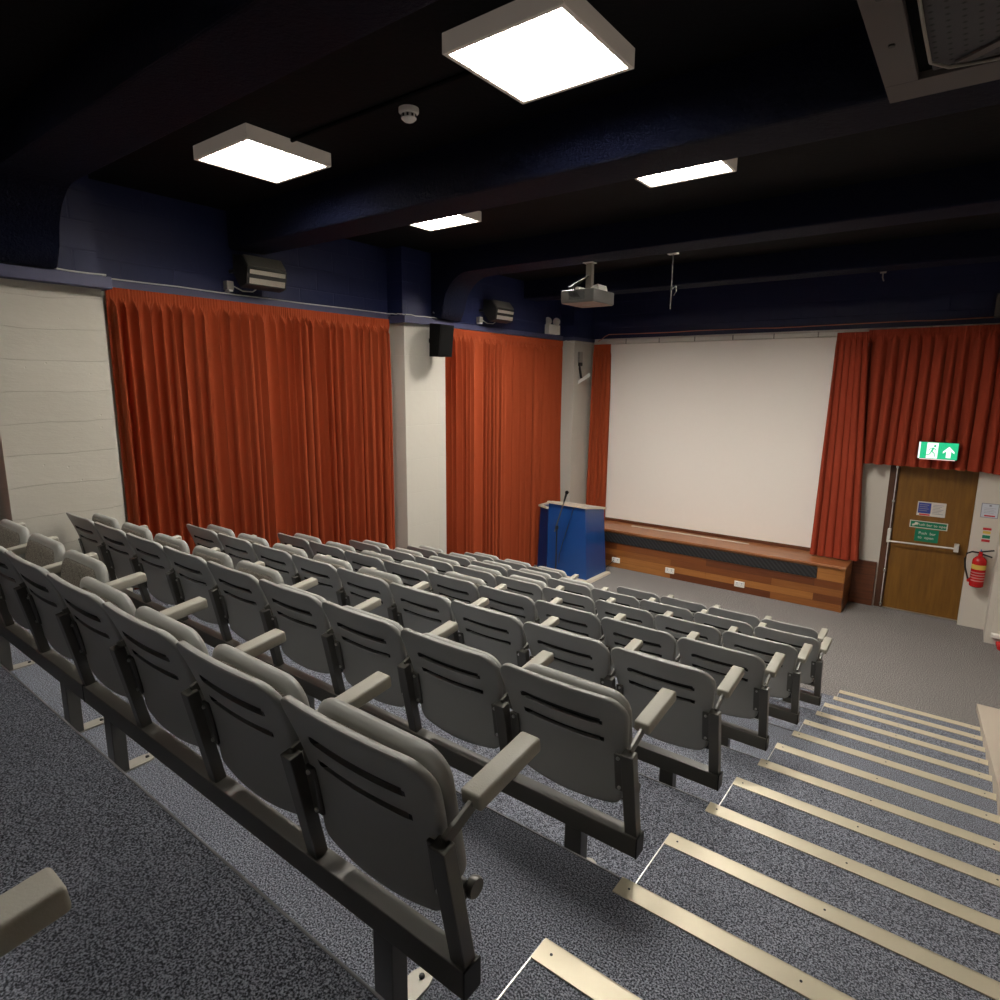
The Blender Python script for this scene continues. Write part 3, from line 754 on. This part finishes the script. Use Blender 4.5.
# hatch frame at the top right
hf = thing('ceiling_hatch', 'grey boarded ceiling hatch frame with perforated metal inside, top right corner', 'ceiling hatch', (-.463, 3.395, 4.318))
MB().box(0, .117, -1.6, -.185, 0, .03, .003).build('frame_board', M['hatch'], hf)
MB().box(0, 1.3, -.185, 0, 0, .03, .003).build('frame_board', M['hatch'], hf)
bs = MB()
for (x, y) in ((.06, -.9), (.06, -.55), (.6, -.1)): bs.lathe((x, y, 0), [(.012, 0), (.012, -.006)], 8)
bs.build('bolt', M['black'], hf)
MB().box(.0, 1.3, -1.6, 0, .031, .371).build('dark_box', M['black_matte'], hf)
tr = MB().box(.165, 1.2, -1.5, -.21, .012, .020).build('perforated_tray', M['hatch'], hf)
hm = M['hatch'].copy(); hm.name = 'perforated_metal'
n_, l_, b_ = nodes(hm); vv = n_.new('ShaderNodeTexVoronoi'); vv.inputs['Scale'].default_value = 22; vv.inputs['Randomness'].default_value = 0
l_.new(coords(hm), vv.inputs['Vector']); setcol(hm, ramp(hm, vv.outputs['Distance'], [(.26, (.004, .004, .004)), (.34, (.05, .05, .058))]))
tr.data.materials[0] = hm
MB().tube([(.16, -1.5, -.0), (.162, -.6, -.004), (.165, -.33, -.004), (.22, -.25, -.006), (.5, -.20, -.006)], .006, 6).build('cable', M['grey_pl'], hf)
MB().bar((.25, -.24, .005), (.9, -.75, .005), .04, .01).build('brace', M['hatch'], hf)

# ---------------------------------------------------------------- projector and other fittings
pj = thing('projector', 'grey projector hanging from the ceiling beam on a pole', 'projector', (-3.575, 6.27, 3.975))
MB().box(-.205, .205, -.235, .235, 0, .135, .012).build('casing', M['proj'], pj, smooth=True, ang=30)
MB().box(-.19, .19, -.22, .22, -.004, 0).build('base_panel', mat('projector_base', (.30, .21, .165), .6), pj)
MB().lathe((0, -.02, -.005), [(.05, 0), (.045, -.003)], 16).build('lens_mark', M['grey_pl'], pj)
MB().lathe((.08, .235, .065), [(.045, 0), (.045, .04), (.035, .045)], 16, 'Y').build('lens', M['black'], pj, smooth=True)
MB().box(-.10, .09, -.24, -.234, .03, .12).build('connector_panel', M['black'], pj)
MB().box(-.035, .035, -.0, .06, .135, .46, .004).build('pole', M['grey_pl'], pj)
MB().box(-.06, .06, -.03, .07, .436, .445).build('ceiling_plate', M['white_pl'], pj)
for sgn in (-1, 1):
    MB().prism([(sgn*.06, -.1, .135), (sgn*.19, -.1, .135), (sgn*.15, -.06, .20), (sgn*.08, -.04, .19)], (0, .2, 0)).build('mount_arm', M['white_pl'], pj)
cb = MB()
for q in range(4): cb.tube([(.0, .0, .30), (-.05-.02*q, -.10, .24-.02*q), (-.09+.02*q, -.255, .16), (-.085+.03*q, -.27, .09), (-.05+.03*q, -.245, .05)], .007, 6)
cb.build('cables', M['black'], pj, smooth=True)
rd = thing('hanging_rod', 'thin dark rod hanging from the ceiling beam, right of the projector', 'hanging rod', (-2.65, 6.36, 3.88))
MB().tube([(0, 0, 0), (0, 0, .54)], .007, 6).build('rod', M['frame_dk'], rd)
MB().box(-.05, .05, -.03, .03, .535, .55).build('plate', M['white_pl'], rd)
MB().tube([(.01, 0, .2), (.05, 0, .22), (.055, 0, .17), (.03, 0, .13)], .005, 6).build('hook', M['steel'], rd)
hk = MB().box(-.03, .03, -.02, .02, 0, .03).tube([(0, 0, 0), (0, 0, -.05), (.015, 0, -.09)], .008, 6)
hk = centred(hk, 'beam_clip', M['grey_pl'], (0, 0, 0)); hk.location = (-1.06, 8.72, 4.41); tag(hk, 'small metal clip under the farthest beam, above the right curtain', 'clip')

def heater(y, label):
    t = thing('radiant_heater', label, 'heater', (XL+.02, y, 4.12))
    b = MB()
    pr = [(.06, .17), (.20, .15), (.30, .03), (.27, -.12), (.16, -.14), (.05, .0)]
    b.prism([(x, -.27, z) for x, z in pr], (0, .42, 0)); bmesh.ops.translate(b.bm, vec=(0, .06, 0), verts=b.bm.verts); b.build('hood', M['black'], t)
    # glowing-side face: reflector with two element tubes
    def fp(y, s, o=.004):   # along the sloping front face
        a, c = Vector((.30, 0, .03)), Vector((.27, 0, -.12)); p = a.lerp(c, s); nv = Vector((1, 0, -.2)).normalized()*o
        return (p.x+nv.x, y, p.z+nv.z)
    MB().hexa([fp(-.19, .08), fp(.19, .08), fp(.19, .34), fp(-.19, .34)], [fp(-.19, .08, .010), fp(.19, .08, .010), fp(.19, .34, .010), fp(-.19, .34, .010)]).build('reflector', M['chrome'], t)
    MB().hexa([fp(-.19, .58), fp(.19, .58), fp(.19, .92), fp(-.19, .92)], [fp(-.19, .58, .010), fp(.19, .58, .010), fp(.19, .92, .010), fp(-.19, .92, .010)]).build('reflector', M['chrome'], t)
    MB().hexa([(.21, -.20, .146), (.21, .20, .146), (.292, .20, .045), (.292, -.20, .045)], [(.222, -.20, .155), (.222, .20, .155), (.304, .20, .055), (.304, -.20, .055)]).build('visor', M['frame'], t)
    MB().bar((-.02, -.2, .02), (.10, -.2, .02), .03, .03).build('wall_arm', M['black'], t); MB().bar((-.02, .2, .02), (.10, .2, .02), .03, .03).build('wall_arm', M['black'], t)
    j = MB().box(-.02, .05, -.28, -.21, -.155, -.075, .006).build('junction_box', M['grey_pl'], t)
    MB().box(-.02, .055, -.265, -.225, -.172, -.155).build('lamp_tab', M['white_pl'], j)
    MB().tube([(.04, -.21, -.12), (.08, -.14, -.16), (.12, -.06, -.16), (.16, -.02, -.12)], .006, 6).build('flex', M['cable_white'], t)
heater(3.60, 'black radiant heater on the navy wall above the wide curtain')
heater(7.40, 'black radiant heater on the navy wall above the curtain by the corner')
em = thing('emergency_light', 'white emergency light box with twin round lamps near the corner', 'emergency light', (XL, 9.08, 3.93))
MB().box(0, .09, -.17, .17, 0, .155, .008).build('case', M['white_pl'], em)
for q in (-.085, .085):
    MB().lathe((.06+q*.35, q, .205), [(.062, -.05), (.066, -.045), (.06, -.01), (.03, .03)], 20, 'Y').build('lamp_head', M['white_pl'], em, smooth=True)
spk = thing('loudspeaker', 'black loudspeaker hung at the top of the white pillar', 'loudspeaker', (-5.41, 5.87, 3.43))
MB().hexa([(-.10, -.11, .0), (.07, -.13, .0), (.07, .12, .0), (-.10, .10, .0)], [(-.09, -.11, .40), (.11, -.13, .38), (.11, .12, .38), (-.09, .10, .40)]).build('cabinet', M['black_matte'], spk)
MB().hexa([(.072, -.12, .01), (.076, -.12, .01), (.076, .11, .01), (.072, .11, .01)], [(.111, -.12, .37), (.116, -.12, .37), (.116, .11, .37), (.111, .11, .37)]).build('grille', M['black_matte'], spk)
MB().bar((-.215, 0, .2), (-.09, 0, .2), .05, .05).build('wall_bracket', M['black'], spk)
pr = thing('motion_sensor', 'white tilted motion sensor on the corner pillar beside the screen curtain', 'sensor', (PX, 9.62, 3.15))
MB().hexa([(.0, -.05, -.05), (.05, -.06, -.02), (.16, .10, .10), (.14, .13, .12)], [(.0, -.03, .02), (.05, -.02, .06), (.14, .11, .14), (.12, .14, .16)]).build('sensor_body', M['white_pl'], pr)
MB().bar((0, -.02, .30), (.05, -.02, .06), .03, .03).build('bracket_arm', M['black'], pr)
MB().box(-.0, .04, -.06, .03, .27, .33, .004).build('bracket_plate', M['black'], pr)
jb = MB().box(0, .04, -.06, .05, .42, .60, .004)
jb = centred(jb, 'switch_box', M['grey_pl'], (0, 0, 0)); jb.location = (PX, 9.60, 3.06); tag(jb, 'grey junction box on the corner pillar above the motion sensor', 'junction box')
def wob(pts, n=12, a=.008, seed=1):
    r = random.Random(seed); out = []
    for p, q in zip(pts, pts[1:]):
        for k in range(n): out.append(Vector(p).lerp(Vector(q), k/n)+Vector((0, 0, r.uniform(-a, a)*(0 if k == 0 else 1))))
    out.append(Vector(pts[-1])); return out
z = ZL+.068
cab = MB().tube(wob([(PX+.10, .9, ZL+.045), (PX+.10, 2.15, ZL+.045), (XL+.05, 2.25, z), (XL+.055, 5.35, z), (PX+.06, 5.4, ZL+.045), (PX+.06, 6.2, ZL+.045)], 10, .005), .006, 5)
tag(centred(cab, 'cable', M['cable_white'], (XL+.1, 3, ZL)), 'thin white cable lying along the navy ledge on the left wall', 'cable')
cab = MB().tube([(PX+.03, 5.95, ZL+.065), (PX+.03, 6.02, ZL+.13), (PX+.03, 6.14, ZL+.17), (PX+.03, 6.2, ZL+.10), (PX+.03, 6.12, ZL+.06), (PX+.03, 6.0, ZL+.065), (PX+.03, 5.9, ZL+.12)], .006, 5)
tag(centred(cab, 'cable_loop', M['cable_white'], (PX+.06, 6, ZL+.04)), 'loop of spare white cable on the ledge above the loudspeaker', 'cable')
cab = MB().tube(wob([(-5.5, YW-.02, 3.86), (-5.3, YW-.02, 3.97), (-2.2, YW-.02, 3.96), (1.2, YW-.02, 3.975)], 10, .006, 4), .008, 5)
tag(centred(cab, 'cable', M['cable_pink'], (-2, YW-.02, 3.95)), 'orange cable running along the front wall above the screen', 'cable')
cab = MB().tube(wob([(XL+.12, 9.36, ZL-.03), (PX+.02, 9.41, ZL-.05), (PX+.03, 10.0, ZL-.04)], 6, .012, 8), .008, 5)
tag(centred(cab, 'cable', M['cable_white'], (PX, 9.5, ZL)), 'white cable across the top of the corner pillar', 'cable')
wb = MB().box(-.05, .1, -.1, 0, -.14, .15, .01)
wb = centred(wb, 'wall_box', M['frame'], (0, 0, 0)); wb.location = (.075, YW, 4.10); tag(wb, 'grey box high on the navy wall at the right edge', 'box')

# ---------------------------------------------------------------- right side of the stair
pa = MB()
pts = [(SX1, 6.62, 0), (SX1, 6.62, .27), (SX1, 3.0, .27+.277*3.62), (SX1, .3, .27+.277*6.32), (SX1, .3, 0)]
pa.prism(pts, (.35, 0, 0)); struct(pa.build('wall_stair_side', M['parapet']))
cp = MB().prism([(SX1-.05, 6.70, .265), (SX1-.05, 6.70, .315), (SX1-.05, .3, .315+.277*6.40), (SX1-.05, .3, .265+.277*6.40)], (.45, 0, 0))
struct(cp.build('trim_stair_coping', M['parapet']))
rl = thing('wall_heater', 'white panel heater low on the pier at the right edge', 'heater', (.60, 9.42, .10))
MB().box(-.14, .35, -.08, 0, 0, .05, .01).build('casing', M['white_pl'], rl)
MB().box(-.14, .35, -.02, 0, .05, .5, .005).build('back_panel', M['wall_plain'], rl)
rb = MB().lathe((.62, 9.28, 0), [(.09, 0), (.11, .06), (.11, .07), (.10, .075)], 16)
tag(centred(rb, 'red_bucket', M['red'], (.62, 9.28, 0), smooth=True), 'small red object on the floor at the right edge', 'bucket')

# ---------------------------------------------------------------- camera, world, colour
cam = bpy.data.cameras.new('camera'); co = bpy.data.objects.new('camera', cam); C.objects.link(co)
R3 = ((.795, .607, .009), (-.119, .141, .983), (-.595, .782, -.184))
rx, ry, rz = (Vector(q) for q in R3)
fw_ = rz.normalized(); ri_ = (rx-fw_*rx.dot(fw_)).normalized(); up_ = ri_.cross(fw_)
m4 = Matrix(((ri_.x, up_.x, -fw_.x, 0), (ri_.y, up_.y, -fw_.y, 0), (ri_.z, up_.z, -fw_.z, H), (0, 0, 0, 1)))
co.matrix_world = m4
cam.sensor_width = 36; cam.sensor_fit = 'HORIZONTAL'; cam.lens = 36*619.33/1000; cam.clip_start = .02
bpy.context.scene.camera = co
w = bpy.data.worlds.new('world'); bpy.context.scene.world = w; w.use_nodes = True
w.node_tree.nodes['Background'].inputs['Color'].default_value = (.5, .5, .5, 1); w.node_tree.nodes['Background'].inputs['Strength'].default_value = .02
s = bpy.context.scene
s.view_settings.view_transform = 'Standard'; s.view_settings.look = 'None'; s.view_settings.exposure = 0; s.view_settings.gamma = 1
try:
    s.cycles.use_denoising = True; s.cycles.max_bounces = 8; s.cycles.diffuse_bounces = 5; s.cycles.sample_clamp_indirect = 6
except Exception: pass
